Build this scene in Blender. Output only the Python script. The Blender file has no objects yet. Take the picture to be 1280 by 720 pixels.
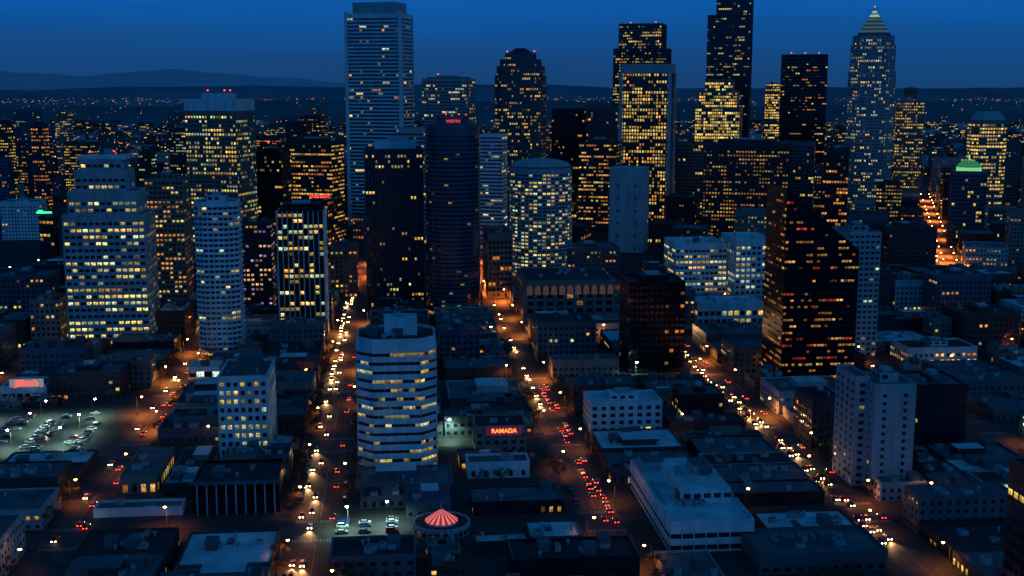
import bpy, math, random
from mathutils import Vector, Matrix
R=random.Random(11)
sin,cos,rad,pi=math.sin,math.cos,math.radians,math.pi
scene=bpy.context.scene
COL=scene.collection
# ---------------------------------------------------------------- viewpoint survey
F=1545.0; YAW=rad(5.5); PIT=math.atan(255/F); H=160.0
CAM=Vector((0,0,H))
fw=Vector((sin(YAW)*cos(PIT),cos(YAW)*cos(PIT),-sin(PIT)))
rt=Vector((cos(YAW),-sin(YAW),0)); up=rt.cross(fw)
VIS=[]
def ray(x,y): return (fw+rt*((x-640)/F)+up*((360-y)/F))
def ground(x,y):
    d=ray(x,y); t=-H/d.z; return Vector((d.x*t,d.y*t,0))
def project(p):
    r=Vector(p)-CAM; k=r.dot(fw)
    if k<=1: return (-9999,-9999)
    return (640+F*r.dot(rt)/k,360-F*r.dot(up)/k)
def near(xl,xr,yt,yb,depth,vis=True):
    Y=ground((xl+xr)/2,yb).y
    a=ray(xl,yt); b=ray(xr,yt)
    X0=a.x*Y/a.y; X1=b.x*Y/b.y
    m=ray((xl+xr)/2,yt); z=H+m.z*Y/m.y
    if vis: VIS.append((xl-1,xr+1,yb-max(6,min(26,(yb-yt)*.22)),Y))
    return dict(cx=(X0+X1)/2,cy=Y+depth/2,w=X1-X0,d=depth,rot=0.0,h=z)
DT=-rad(20)
def far(xl,xr,yt,D,k=0.8,rot=DT):
    a=ray(xl,yt); b=ray(xr,yt); m=ray((xl+xr)/2,yt)
    az=math.atan2(m.x,m.y)
    da=abs(math.atan2(b.x,b.y)-math.atan2(a.x,a.y))
    phi=abs(az+rot)
    A=2*(D+15)*math.tan(da/2)
    w=A/(cos(phi)+k*sin(phi)); d=k*w
    s=D+(d*cos(phi)+w*sin(phi))/2
    hl=math.hypot(m.x,m.y)
    z=H+D*m.z/hl
    return dict(cx=sin(az)*s,cy=cos(az)*s,w=w,d=d,rot=rot,h=z)
# ---------------------------------------------------------------- materials
def newmat(n):
    m=bpy.data.materials.new(n); m.use_nodes=True
    nt=m.node_tree; return m,nt,nt.nodes["Principled BSDF"]
def N(nt,t,**k):
    n=nt.nodes.new(t)
    for a,b in k.items(): setattr(n,a,b)
    return n
_mc={}
def surf(name,col,rough=0.8,scale=0.25,var=0.35,spec=0.3,metal=0.0,streak=True):
    if name in _mc: return _mc[name]
    m,nt,b=newmat(name)
    tc=N(nt,'ShaderNodeTexCoord'); mp=N(nt,'ShaderNodeMapping')
    mp.inputs['Scale'].default_value=(1,1,0.18 if streak else 1)
    no=N(nt,'ShaderNodeTexNoise'); no.inputs['Scale'].default_value=scale; no.inputs['Detail'].default_value=8; no.inputs['Roughness'].default_value=0.65
    cr=N(nt,'ShaderNodeValToRGB'); e=cr.color_ramp.elements
    e[0].position=0.3; e[1].position=0.7
    e[0].color=[c*(1-var) for c in col]+[1]; e[1].color=[min(1,c*(1+var*0.4)) for c in col]+[1]
    nt.links.new(tc.outputs['Object'],mp.inputs[0]); nt.links.new(mp.outputs[0],no.inputs[0])
    nt.links.new(no.outputs[0],cr.inputs[0]); nt.links.new(cr.outputs[0],b.inputs['Base Color'])
    b.inputs['Roughness'].default_value=rough; b.inputs['Specular IOR Level'].default_value=spec; b.inputs['Metallic'].default_value=metal
    _mc[name]=m; return m
def emis(name,col,s,sample=False):
    if name in _mc: return _mc[name]
    m,nt,b=newmat(name)
    b.inputs['Base Color'].default_value=(0.1,0.1,0.1,1)
    b.inputs['Emission Color'].default_value=(*col,1); b.inputs['Emission Strength'].default_value=s
    if not sample: m.cycles.emission_sampling='NONE'
    _mc[name]=m; return m
def window_material():
    m,nt,b=newmat('window_glass')
    b.inputs['Base Color'].default_value=(0.006,0.013,0.024,1); b.inputs['Roughness'].default_value=0.13
    b.inputs['Specular IOR Level'].default_value=0.6
    at=N(nt,'ShaderNodeAttribute',attribute_name='lit')
    uv=N(nt,'ShaderNodeUVMap'); sp=N(nt,'ShaderNodeSeparateXYZ'); nt.links.new(uv.outputs[0],sp.inputs[0])
    tc=N(nt,'ShaderNodeTexCoord'); no=N(nt,'ShaderNodeTexNoise'); no.inputs['Scale'].default_value=0.9; no.inputs['Detail'].default_value=3
    nt.links.new(tc.outputs['Object'],no.inputs[0])
    mr=N(nt,'ShaderNodeMapRange'); mr.inputs[1].default_value=0.35; mr.inputs[2].default_value=0.65; mr.inputs[3].default_value=0.35; mr.inputs[4].default_value=2.1
    nt.links.new(no.outputs[0],mr.inputs[0])
    v=N(nt,'ShaderNodeMapRange'); v.inputs[3].default_value=0.55; v.inputs[4].default_value=1.4; nt.links.new(sp.outputs[1],v.inputs[0])
    c1=N(nt,'ShaderNodeMath',operation='SUBTRACT'); c1.inputs[1].default_value=0.5; nt.links.new(sp.outputs[0],c1.inputs[0])
    c2=N(nt,'ShaderNodeMath',operation='ABSOLUTE'); nt.links.new(c1.outputs[0],c2.inputs[0])
    c3=N(nt,'ShaderNodeMath',operation='GREATER_THAN'); c3.inputs[1].default_value=0.03; nt.links.new(c2.outputs[0],c3.inputs[0])
    c4=N(nt,'ShaderNodeMapRange'); c4.inputs[3].default_value=0.15; c4.inputs[4].default_value=1.0; nt.links.new(c3.outputs[0],c4.inputs[0])
    m1=N(nt,'ShaderNodeMath',operation='MULTIPLY'); m2=N(nt,'ShaderNodeMath',operation='MULTIPLY')
    nt.links.new(mr.outputs[0],m1.inputs[0]); nt.links.new(v.outputs[0],m1.inputs[1])
    nt.links.new(m1.outputs[0],m2.inputs[0]); nt.links.new(c4.outputs[0],m2.inputs[1])
    nt.links.new(at.outputs['Color'],b.inputs['Emission Color']); nt.links.new(m2.outputs[0],b.inputs['Emission Strength'])
    m.cycles.emission_sampling='NONE'
    return m
WIN=window_material()
C_white=surf('white_concrete',(0.56,0.63,0.64))
C_pale=surf('pale_concrete',(0.32,0.37,0.38))
C_grey=surf('grey_concrete',(0.085,0.105,0.115))
C_beige=surf('beige_stone',(0.2,0.18,0.15))
C_brown=surf('brown_stone',(0.05,0.042,0.04))
C_brick=surf('red_brick',(0.08,0.045,0.038))
C_dark=surf('dark_metal_panel',(0.01,0.015,0.022),rough=0.35,spec=0.35)
C_black=surf('black_glass_panel',(0.003,0.004,0.005),rough=0.3,spec=0.2)
C_blue=surf('blue_grey_panel',(0.05,0.09,0.125),rough=0.4,spec=0.4)
C_navy=surf('navy_glass_panel',(0.02,0.06,0.095),rough=0.25,spec=0.6)
LOWW=[C_grey,C_brown,C_beige,C_brown,C_brick,C_dark,C_blue,C_pale]
R_dark=surf('tar_roof',(0.03,0.036,0.042),rough=0.9,scale=0.15,var=0.6,streak=False)
R_mid=surf('gravel_roof',(0.11,0.135,0.15),rough=0.95,scale=0.12,var=0.6,streak=False)
R_lite=surf('light_membrane_roof',(0.55,0.64,0.66),rough=0.7,scale=0.1,var=0.5,streak=False)
M_unit=surf('galvanised_metal',(0.32,0.38,0.4),rough=0.5,scale=1,metal=0.3)
M_pole=surf('painted_pole_metal',(0.12,0.13,0.13),rough=0.5,scale=1)
M_asph=surf('asphalt',(0.04,0.04,0.042),rough=0.75,scale=0.08,var=0.5,spec=0.4,streak=False)
M_grnd=surf('city_ground',(0.014,0.018,0.023),rough=0.95,scale=0.01,var=0.6,streak=False)
M_pave=surf('pavement_concrete',(0.045,0.047,0.05),rough=0.9,scale=0.3,var=0.5,streak=False)
M_mark=surf('road_paint',(0.3,0.3,0.28),rough=0.7,scale=2,var=0.6,streak=False)
M_hill=surf('haze_tinted_forest_hill',(0.07,0.15,0.17),rough=1,scale=0.0012,var=0.4,spec=0,streak=False)  # distance haze is put into the bluish base colour
M_mtn=surf('haze_tinted_mountain',(0.5,0.42,0.5),rough=1,scale=0.0003,var=0.1,spec=0,streak=False)  # base colour carries the haze, so the range blends towards the sky
M_red=emis('red_beacon',(1,0.04,0.03),6)
M_redsign=emis('red_neon',(1,0.03,0.02),3)
M_redsoft=emis('dim_red_neon',(1,0.05,0.04),1.2)
M_green=emis('green_neon',(0.05,1,0.35),1.6)
M_lampO=emis('sodium_lamp_glass',(1,0.36,0.07),80)
M_lampW=emis('white_lamp_glass',(0.75,1,0.8),140)
M_head=emis('headlight_glass',(1,0.62,0.24),36)
M_tail=emis('taillight_glass',(1,0.03,0.01),9)
M_headoff=surf('unlit_headlight_glass',(0.5,0.5,0.5),rough=0.1,scale=3)
M_tailoff=surf('unlit_taillight_glass',(0.25,0.01,0.01),rough=0.2,scale=3)
P_yel=[(0.95,0.58,0.1),(0.88,0.62,0.14),(1.0,0.5,0.07),(0.78,0.62,0.17)]
P_org=[(1.0,0.38,0.06),(0.9,0.32,0.05),(0.95,0.46,0.1),(0.85,0.25,0.04)]
P_wht=[(0.72,0.75,0.36),(0.88,0.72,0.24),(0.55,0.7,0.46),(0.92,0.62,0.15)]
P_mix=P_yel+P_org+P_wht[:2]
P_pur=[(0.5,0.3,0.8),(0.9,0.45,0.25),(0.95,0.5,0.15)]
# ---------------------------------------------------------------- mesh buffers
class Buf:
    def __init__(s): s.v=[];s.f=[];s.m=[];s.mats=[]
    def mi(s,m):
        if m not in s.mats: s.mats.append(m)
        return s.mats.index(m)
    def poly(s,pts,m):
        i=len(s.v); s.v+=[tuple(p) for p in pts]; s.f.append(tuple(range(i,i+len(pts)))); s.m.append(s.mi(m))
    def prism(s,poly,z0,z1,m,cap=True,mtop=None,bottom=False):
        n=len(poly)
        for i in range(n):
            a=poly[i];b=poly[(i+1)%n]
            s.poly([(a[0],a[1],z0),(b[0],b[1],z0),(b[0],b[1],z1),(a[0],a[1],z1)],m)
        if cap: s.poly([(p[0],p[1],z1) for p in poly],mtop or m)
        if bottom: s.poly([(p[0],p[1],z0) for p in reversed(poly)],m)
    def frus(s,p0,z0,p1,z1,m,cap=True):
        n=len(p0)
        for i in range(n):
            j=(i+1)%n
            s.poly([(*p0[i],z0),(*p0[j],z0),(*p1[j],z1),(*p1[i],z1)],m)
        if cap: s.poly([(*p,z1) for p in p1],m)
    def mesh(s,name,off=(0,0,0)):
        me=bpy.data.meshes.new(name)
        ox,oy,oz=off
        me.from_pydata([(a-ox,b-oy,c-oz) for a,b,c in s.v],[],s.f)
        for m in s.mats: me.materials.append(m)
        me.polygons.foreach_set('material_index',s.m)
        return me
def rect(cx,cy,w,d,rot=0.0):
    c,s_=cos(rot),sin(rot)
    return [(cx+x*c-y*s_,cy+x*s_+y*c) for x,y in ((-w/2,-d/2),(w/2,-d/2),(w/2,d/2),(-w/2,d/2))]
def circ(cx,cy,r,n=28,ry=None,rot=0):
    return [(cx+r*cos(2*pi*(i+.5)/n+rot),cy+(ry or r)*sin(2*pi*(i+.5)/n+rot)) for i in range(n)]
def chamf(poly,c):
    o=[];n=len(poly)
    for i in range(n):
        p=Vector(poly[i]);a=Vector(poly[i-1]);b=Vector(poly[(i+1)%n])
        o.append(tuple(p+(a-p).normalized()*c)); o.append(tuple(p+(b-p).normalized()*c))
    return o
def scale_poly(poly,k=None,t=None):
    cx=sum(p[0] for p in poly)/len(poly); cy=sum(p[1] for p in poly)/len(poly)
    o=[]
    for p in poly:
        v=Vector((p[0]-cx,p[1]-cy)); L=v.length
        q=k if k is not None else max(0.05,(L-t*1.3)/L)
        o.append((cx+v.x*q,cy+v.y*q))
    return o
def litrow(n,p,pal,gain=1.0):
    o=[];
    while len(o)<n:
        run=R.choice((1,1,2,2,3,4)); on=R.random()<p; c=R.choice(pal); g=R.uniform(0.2,1.15)*gain
        for _ in range(run):
            if on and R.random()<0.86:
                k=g*R.uniform(0.5,1.2); o.append((c[0]*k,c[1]*k,c[2]*k))
            elif R.random()<0.1*min(1,p*4):
                k=R.uniform(0.05,0.3)*gain; o.append((c[0]*k,c[1]*k,c[2]*k))
            else: o.append((0,0,0))
    return o[:n]
class WinBuf:
    def __init__(s): s.q=[]
    def add(s,pts,col): s.q.append((pts,col))
    def mesh(s,qs,off):
        me=bpy.data.meshes.new('window'); v=[];f=[];cs=[];uv=[]
        for pts,c in qs:
            i=len(v); v+=[(p[0]-off[0],p[1]-off[1],p[2]) for p in pts]; f.append((i,i+1,i+2,i+3))
            cs+=[c[0],c[1],c[2],1]*4; uv+=[0,0,1,0,1,1,0,1]
        me.from_pydata(v,[],f); me.materials.append(WIN)
        a=me.color_attributes.new('lit','FLOAT_COLOR','CORNER'); a.data.foreach_set('color',cs)
        u=me.uv_layers.new(name='UVMap'); u.data.foreach_set('uv',uv)
        return me
def obj(name,data,parent=None,loc=(0,0,0)):
    o=bpy.data.objects.new(name,data); COL.objects.link(o); o.location=loc
    if parent: o.parent=parent
    return o
OCC=[]
def occupied(poly,m=2.0):
    x0=min(p[0] for p in poly)-m;x1=max(p[0] for p in poly)+m;y0=min(p[1] for p in poly)-m;y1=max(p[1] for p in poly)+m
    return any(x0<b[1] and x1>b[0] and y0<b[3] and y1>b[2] for b in OCC)
def reserve(poly):
    OCC.append((min(p[0] for p in poly),max(p[0] for p in poly),min(p[1] for p in poly),max(p[1] for p in poly)))
class Bld:
    def __init__(s,name,label,cx,cy,cat='building',group=None):
        s.root=bpy.data.objects.new(name,None); COL.objects.link(s.root); s.root.location=(cx,cy,0); s.root.empty_display_size=2
        s.root['label']=label; s.root['category']=cat
        if group: s.root['group']=group
        s.o=(cx,cy); s.parts={}; s.win=WinBuf()
    def part(s,n):
        if n not in s.parts: s.parts[n]=[]
        b=Buf(); s.parts[n].append(b); return b
    def one(s,n):
        if n not in s.parts: s.parts[n]=[Buf()]
        return s.parts[n][0]
    def body(s,poly,z0,z1,wall,roofm=R_dark,par=1.0):
        W=s.one('wall'); W.prism(poly,z0,z1,wall,cap=False)
        inn=scale_poly(poly,t=0.6); n=len(poly)
        for i in range(n):
            j=(i+1)%n
            W.poly([(*poly[i],z1),(*poly[j],z1),(*inn[j],z1),(*inn[i],z1)],wall)
            W.poly([(*inn[i],z1),(*inn[j],z1),(*inn[j],z1-par),(*inn[i],z1-par)],wall)
        s.one('roof').poly([(*p,z1-par) for p in inn],roofm)
    def facade(s,poly,z0,z1,wall,fh=3.8,bw=3.5,ww=0.7,wh=0.6,sill=0.25,p=0.3,pal=P_yel,rib=None,band=None,gfl=True,gain=1.0,cut=None,ribm=None,bandm=None,every=0,floorp=None):
        n=len(poly); W=s.one('wall')
        for i in range(n):
            a=Vector((*poly[i],0)); b=Vector((*poly[(i+1)%n],0)); L=(b-a).length
            if L<1.2: continue
            t=(b-a)/L; nr=Vector((t.y,-t.x,0)); mid=(a+b)/2
            tc=Vector((0,0,0))-mid; tc.z=0; tc.normalize()
            if nr.dot(tc)<-0.25: continue
            nb=max(1,round(L/bw)); bay=L/nb; nf=int((z1-z0-1.0)/fh)
            for f in range(nf):
                zb=z0+f*fh
                ground_floor=gfl and z0<1 and f==0
                pf=p*R.choice((0.25,0.6,0.8,1,1.3,2.0))
                if floorp: pf=floorp(f,nf,p)
                row=litrow(nb,0.45,P_org+P_yel,0.8) if ground_floor else litrow(nb,min(0.97,pf),pal,gain)
                for k in range(nb):
                    u0=(k+(1-ww)/2)*bay; u1=u0+ww*bay
                    zz0=zb+fh*sill; zz1=zz0+fh*wh
                    if ground_floor: zz0=zb+0.6; zz1=zb+fh*0.85
                    if cut and zz1>cut(a+t*((u0+u1)/2))-0.8: continue
                    q0=a+t*u0+nr*0.04; q1=a+t*u1+nr*0.04
                    s.win.add([(q0.x,q0.y,zz0),(q1.x,q1.y,zz0),(q1.x,q1.y,zz1),(q0.x,q0.y,zz1)],row[k])
                if band and not (cut):
                    bh,bd=band; zz0=zb+fh*(sill+wh)+0.02; zz1=zz0+bh
                    if zz1<z1:
                        p0=a+nr*bd;p1=b+nr*bd; m_=bandm or wall
                        W.poly([(p0.x,p0.y,zz0),(p1.x,p1.y,zz0),(p1.x,p1.y,zz1),(p0.x,p0.y,zz1)],m_)
                        W.poly([(p0.x,p0.y,zz1),(p1.x,p1.y,zz1),(b.x,b.y,zz1),(a.x,a.y,zz1)],m_)
                        W.poly([(a.x,a.y,zz0),(b.x,b.y,zz0),(p1.x,p1.y,zz0),(p0.x,p0.y,zz0)],m_)
            if rib:
                rw,rd=rib; m_=ribm or wall
                for k in range(0,nb+1,max(1,every)):
                    c=a+t*(k*bay); l=c-t*rw/2; r_=c+t*rw/2
                    if k==0: l=c
                    if k==nb: r_=c
                    zt=z1-0.003 if not cut else cut(c)-0.3
                    lo=l+nr*rd; ro=r_+nr*rd
                    W.poly([(lo.x,lo.y,z0),(ro.x,ro.y,z0),(ro.x,ro.y,zt),(lo.x,lo.y,zt)],m_)
                    W.poly([(l.x,l.y,z0),(lo.x,lo.y,z0),(lo.x,lo.y,zt),(l.x,l.y,zt)],m_)
                    W.poly([(ro.x,ro.y,z0),(r_.x,r_.y,z0),(r_.x,r_.y,zt),(ro.x,ro.y,zt)],m_)
                    W.poly([(lo.x,lo.y,zt),(ro.x,ro.y,zt),(r_.x,r_.y,zt),(l.x,l.y,zt)],m_)
    def units(s,cx,cy,w,d,z,rot=0,n=4):
        for _ in range(n):
            lx=R.uniform(-.36,.36)*w; ly=R.uniform(-.36,.36)*d; c,s_=cos(rot),sin(rot)
            x=cx+lx*c-ly*s_; y=cy+lx*s_+ly*c; k=R.random()
            if k<0.6:
                b=s.part('air_conditioner'); uw=R.uniform(1.5,3.5); ud=R.uniform(1.5,4); uh=R.uniform(1,2)
                b.prism(rect(x,y,uw,ud,rot),z,z+uh,M_unit); b.prism(circ(x,y,min(uw,ud)*0.33,10),z+uh,z+uh+0.3,M_pole)
            elif k<0.85:
                b=s.part('roof_vent'); b.prism(circ(x,y,0.45,8),z,z+1.4,M_unit); b.frus(circ(x,y,0.8,8),z+1.4,circ(x,y,0.2,8),z+1.9,M_unit)
            else:
                b=s.part('stair_housing'); b.prism(rect(x,y,4,5.5,rot),z,z+2.9,C_grey); b.prism(rect(x,y,4.5,6,rot),z+2.903,z+3.15,R_mid)
    def beacon(s,x,y,z,pole=3.0,r=0.8):
        b=s.part('antenna'); b.frus(circ(x,y,0.25,6),z,circ(x,y,0.12,6),z+pole,M_pole)
        b=s.part('beacon'); b.frus(circ(x,y,r*.5,8),z+pole,circ(x,y,r,8),z+pole+r*.6,M_red); b.frus(circ(x,y,r,8),z+pole+r*.6,circ(x,y,r*.4,8),z+pole+r*1.4,M_red)
    def finish(s,indiv=False):
        for n,bs in s.parts.items():
            for b in bs:
                if b.f: obj(n,b.mesh(n,(s.o[0],s.o[1],0)),s.root)
        q=s.win.q
        if q:
            if indiv:
                q.sort(key=lambda e:(Vector(e[0][0])-CAM).length*(1 if sum(e[1])>0.05 else 1.02))
                for e in q[:100]: 
                    obj('window',s.win.mesh([e],s.o),s.root)
                q=q[100:]
            if q:
                w=obj('window',s.win.mesh(q,s.o),s.root); w['kind']='stuff'
# ---------------------------------------------------------------- one-call building
def build(name,label,g,wall,roof=R_dark,shape='box',segs=None,pent=None,indiv=False,nu=3,beac=0,ch=.2,**st):
    cx,cy,w,d,rot,h=g['cx'],g['cy'],g['w'],g['d'],g['rot'],g['h']
    b=Bld(name,label,cx,cy)
    reserve(rect(cx,cy,w,d,rot))
    for sg in (segs or [(1,1,0,1)]):
        fx,fd,a,z=sg[:4]; ox=sg[4] if len(sg)>4 else 0
        c,s_=cos(rot),sin(rot); x=cx+ox*w*c; y=cy+ox*w*s_
        if shape=='box': pl=rect(x,y,w*fx,d*fd,rot)
        elif shape=='cham': pl=chamf(rect(x,y,w*fx,d*fd,rot),min(w,d)*ch*fx)
        elif shape=='round': pl=circ(x,y,w*fx/2,28)
        b.body(pl,a*h,z*h,wall,roof)
        b.facade(pl,a*h,z*h,wall,**st)
    top=h-1
    if pent:
        pw,pd,ph=pent
        pl=rect(cx,cy,w*pw,d*pd,rot) if shape!='round' else circ(cx,cy,w*pw/2,24)
        P=b.part('penthouse'); P.prism(pl,top,top+ph,wall,mtop=roof)
        P.prism(scale_poly(pl,k=0.5),top+ph+0.003,top+ph+1.5,M_unit)
        for i in range(len(pl)):
            a=Vector((*pl[i],0));e=Vector((*pl[(i+1)%len(pl)],0)); L=(e-a).length
            if L<4: continue
            t=(e-a)/L; nr=Vector((t.y,-t.x,0)); 
            for k in range(int(L//4)):
                q0=a+t*(k*4+0.8)+nr*.03;q1=a+t*(k*4+3.2)+nr*.03
                P.poly([(q0.x,q0.y,top+ph*.35),(q1.x,q1.y,top+ph*.35),(q1.x,q1.y,top+ph*.8),(q0.x,q0.y,top+ph*.8)],C_dark)
        top2=top+ph
    else: top2=top
    if nu: b.units(cx,cy,w*.8,d*.8,top,rot,nu)
    for i in range(beac):
        fx=(i/(max(1,beac-1))-.5)*0.6*(pent[0] if pent else 1); b.beacon(cx+fx*w*cos(rot),cy+fx*w*sin(rot),top2+(1.5 if pent and abs(fx)<.2 else 0))
    return b
# ================================================================ HERO BUILDINGS
g=near(78,180,268,440,32)
fl=lambda f,n,p:(p*(1.7 if f%5 in(2,3) else .75))
b=build('office_tower','pale concrete stepped office tower with bright yellow windows',g,C_pale,p=0.55,pal=P_yel+P_wht[:2],fh=4.0,bw=3.5,ww=0.72,wh=0.45,rib=(.8,0.7),band=(1.3,0.45),indiv=True,nu=0,gain=1.3,floorp=fl)
W=g['w'];h=g['h']; ztop=near(92,168,199,440,34,False)['h']
zs=h+(ztop-h)*0.42; zt2=h+(ztop-h)*.8
for (w_,o_,z0,z1,dd) in ((0.84,-0.01,h,zs,28),(0.62,-0.03,zs,zt2,24),(.5,-.03,zt2,ztop,20)):
    pl=rect(g['cx']+o_*W,g['cy'],W*w_,dd); b.body(pl,z0-1,z1,C_pale,R_mid); b.facade(pl,z0+0.3,z1-.5,C_pale,p=0.45,pal=P_wht+P_yel,fh=4.0,bw=3.5,ww=0.7,wh=0.45,rib=(.8,0.6),gfl=False,gain=1.1)
pl=rect(g['cx']-.03*W,g['cy'],W*.58,16); b.part('penthouse').prism(pl,ztop-.99,ztop+1.5,C_white)
for k in (-.2,0.1): b.beacon(g['cx']+k*W,g['cy'],ztop+1.5,2,.6)
b.finish(True)
g=near(180,228,224,402,30); b=build('apartment_tower','beige apartment tower with orange lit windows',g,C_beige,p=0.42,pal=P_org+P_yel,fh=3.2,bw=2.9,ww=.6,wh=.45,rib=(.6,.3),pent=(.5,.5,4)); b.finish()
g=near(241,295,252,446,24); b=build('apartment_tower','rounded pale apartment tower with stacked balconies',g,C_white,R_mid,shape='cham',p=0.11,pal=P_wht+P_yel,fh=3.1,bw=3.0,ww=.75,wh=.5,band=(.8,1.0),indiv=True,pent=(.45,.45,4)); b.finish(True)
g=near(300,338,278,400,26); b=build('apartment_block','brown apartment block with violet tinted windows',g,C_brown,p=0.45,pal=P_pur,fh=3.3,bw=3,ww=.6,wh=.45,band=(.4,.3)); b.finish()
g=near(346,404,264,424,24); b=build('office_tower','dark office tower with white vertical fins and lit windows',g,C_black,p=0.45,pal=P_yel+P_wht,fh=3.5,bw=3.2,ww=.66,wh=.6,rib=(.5,.8),ribm=C_white,indiv=True,pent=(.8,.7,5),gain=1.3); b.finish(True)
g=near(456,528,186,384,34); b=build('office_tower','dark ribbed office tower with a white plant room',g,C_dark,R_mid,p=0.1,pal=P_yel,fh=3.7,bw=2.3,ww=.55,wh=.5,rib=(.3,.6),ribm=C_blue,indiv=True,nu=0,pent=None,floorp=lambda f,n,p:(.5 if f<3 else (.3 if f>n-4 else .06)))
b.part('penthouse').prism(rect(g['cx']+1,g['cy'],g['w']*.72,20),g['h']-1,g['h']+5,C_white); b.part('plant_room').prism(rect(g['cx']+3,g['cy'],g['w']*.4,12),g['h']+5.003,g['h']+8,M_unit); b.finish(True)
def hotel(xl,xr,yt,yb,label,p,wallm,pal,gain,sign,ind):
    g=near(xl,xr,yt,yb,1); r=g['w']/2; cy=g['cy']+r; cx=g['cx']; h=g['h']
    b=Bld('hotel_tower',label,cx,cy); reserve(rect(cx,cy,2*r,2*r)); pl=circ(cx,cy,r,44)
    b.body(pl,0,h,wallm,R_mid); b.facade(pl,0,h-3,wallm,fh=3.0,bw=r*2*sin(pi/44)+.01,ww=.72 if not sign else .96,wh=.4 if sign else .5,p=p,pal=pal,gain=gain,rib=(.35,.35) if not sign else None,band=(.8,.6) if p>.3 else (.12,.1))
    if sign:
        b.part('crown').prism(circ(cx,cy,r*.62,32),h-1,h+6,C_blue,mtop=R_mid)
        for k in range(3): b.beacon(cx+r*.5*cos(k),cy+r*.5*sin(k),h+6,1.2,.45)
    else:
        c=b.part('crown')
        for i in range(6):
            t0=i/6*pi/2;t1=(i+1)/6*pi/2
            c.frus(circ(cx,cy,r*.97*cos(t0)+.05,36),h+.02+6.5*sin(t0),circ(cx,cy,r*.97*cos(t1)+.05,36),h+.02+6.5*sin(t1),C_pale)
    c=b.part('crown_ring'); c.frus(circ(cx,cy,r*1.03,36),h-.6,circ(cx,cy,r*1.03,36),h+.5,C_blue if sign else C_grey,False)
    b.finish(ind); return cx,cy,r,h
hot=hotel(532,602,158,396,'dark smooth cylindrical hotel tower with few lit rooms',0.03,C_navy,P_yel,.5,True,True)
hotel(641,720,210,348,'cylindrical hotel tower with a curved roof and bright banded windows',0.6,C_pale,P_yel+P_wht,1.0,False,False)
g=near(445,545,424,590,32)
b=build('office_block','white banded office block with chamfered corners',g,C_white,R_dark,shape='cham',ch=.2,nu=5,indiv=True,p=0.26,pal=P_yel+P_wht[:2],fh=3.75,bw=2.4,ww=0.97,wh=.38,sill=.16,band=(1.6,.55),gain=.85)
b.part('penthouse').prism(rect(g['cx']+2,g['cy']+2,g['w']*.42,11),g['h']-1,g['h']+6.5,C_white,mtop=R_lite)
b.part('plant_room').prism(rect(g['cx']-10,g['cy'],5,8),g['h']-1,g['h']+2.5,C_grey); b.units(g['cx']+2,g['cy']+2,8,7,g['h']+6.5,0,3)
b.finish(True)
g=near(272,333,470,581,34)
b=build('office_block','pale concrete office block with a regular window grid',g,C_white,R_mid,indiv=True,p=0.6,pal=P_yel+P_wht,fh=3.7,bw=3.1,ww=.55,wh=.5,rib=(.8,.5),band=(.5,.3),nu=3,gain=.7)
b.part('penthouse').prism(rect(g['cx']+1,g['cy']+6,g['w']*.5,12),g['h']-1,g['h']+4,C_grey,mtop=R_mid); b.finish(True)
g=near(240,349,600,642,26)
b=build('pavilion_building','low flat roofed building with white columns and dark glazing',g,C_black,R_dark,indiv=True,p=0.0,fh=9,bw=5,ww=.9,wh=.8,sill=.05,gfl=False,nu=6)
for k in range(9):
    x=g['cx']-g['w']/2+(k+.5)*g['w']/9; b.part('column').prism(rect(x,g['cy']-g['d']/2-1.2,.5,.7),0,g['h']-1.2,C_pale)
b.part('canopy').prism(rect(g['cx'],g['cy']-g['d']/2-.9,g['w']+1.5,2.4),g['h']-1.2,g['h']-.2,C_grey); b.finish(True)
g=near(150,196,594,617,38); build('warehouse','low grey warehouse with a lit side wall',g,C_beige,R_mid,indiv=True,p=.6,pal=P_yel,fh=4.5,bw=4,ww=.5,wh=.45,nu=5).finish(True)
g=near(116,228,634,646,9); build('low_shop','long low white shop building',g,C_white,R_mid,indiv=True,p=.1,fh=4,bw=5,ww=.6,wh=.5,nu=3,gfl=False).finish(True)
g=near(235,275,458,474,14); build('storefront','brightly lit white storefront',g,C_white,R_lite,indiv=True,p=.95,pal=[(.7,.9,.8)],gain=1.3,fh=5,bw=4,ww=.9,wh=.6,nu=1,gfl=False).finish(True)
g=near(984,1078,235,490,34)
hL=g['h']; hR=near(984,1078,314,490,34,False)['h']; x0=g['cx']-g['w']/2; x1=g['cx']+g['w']/2; y0=g['cy']-17; y1=g['cy']+17
b=Bld('office_tower','black glass tower with a steeply slanted top',g['cx'],g['cy']); reserve(rect(g['cx'],g['cy'],g['w'],g['d']))
W=b.one('wall')
def ztop(x): return hL+(hR-hL)*(x-x0)/(x1-x0)
W.poly([(x0,y0,0),(x1,y0,0),(x1,y0,hR),(x0,y0,hL)],C_black); W.poly([(x0,y1,0),(x0,y0,0),(x0,y0,hL),(x0,y1,hL)],C_black)
W.poly([(x1,y0,0),(x1,y1,0),(x1,y1,hR),(x1,y0,hR)],C_black); W.poly([(x1,y1,0),(x0,y1,0),(x0,y1,hL),(x1,y1,hR)],C_black)
b.one('roof').poly([(x0,y0,hL),(x1,y0,hR),(x1,y1,hR),(x0,y1,hL)],C_black)
b.facade([(x0,y0),(x1,y0),(x1,y1),(x0,y1)],0,hL,C_black,fh=3.4,bw=1.9,ww=.8,wh=.34,p=.24,pal=P_org+[(.8,.45,.12),(.9,.5,.12),(.9,.05,.03)],gain=.6,cut=lambda p:ztop(p.x),floorp=lambda f,n,p:p*(1.5 if f<16 else .8)*(1.3 if f%3 else .4))
b.finish(True)
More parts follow.
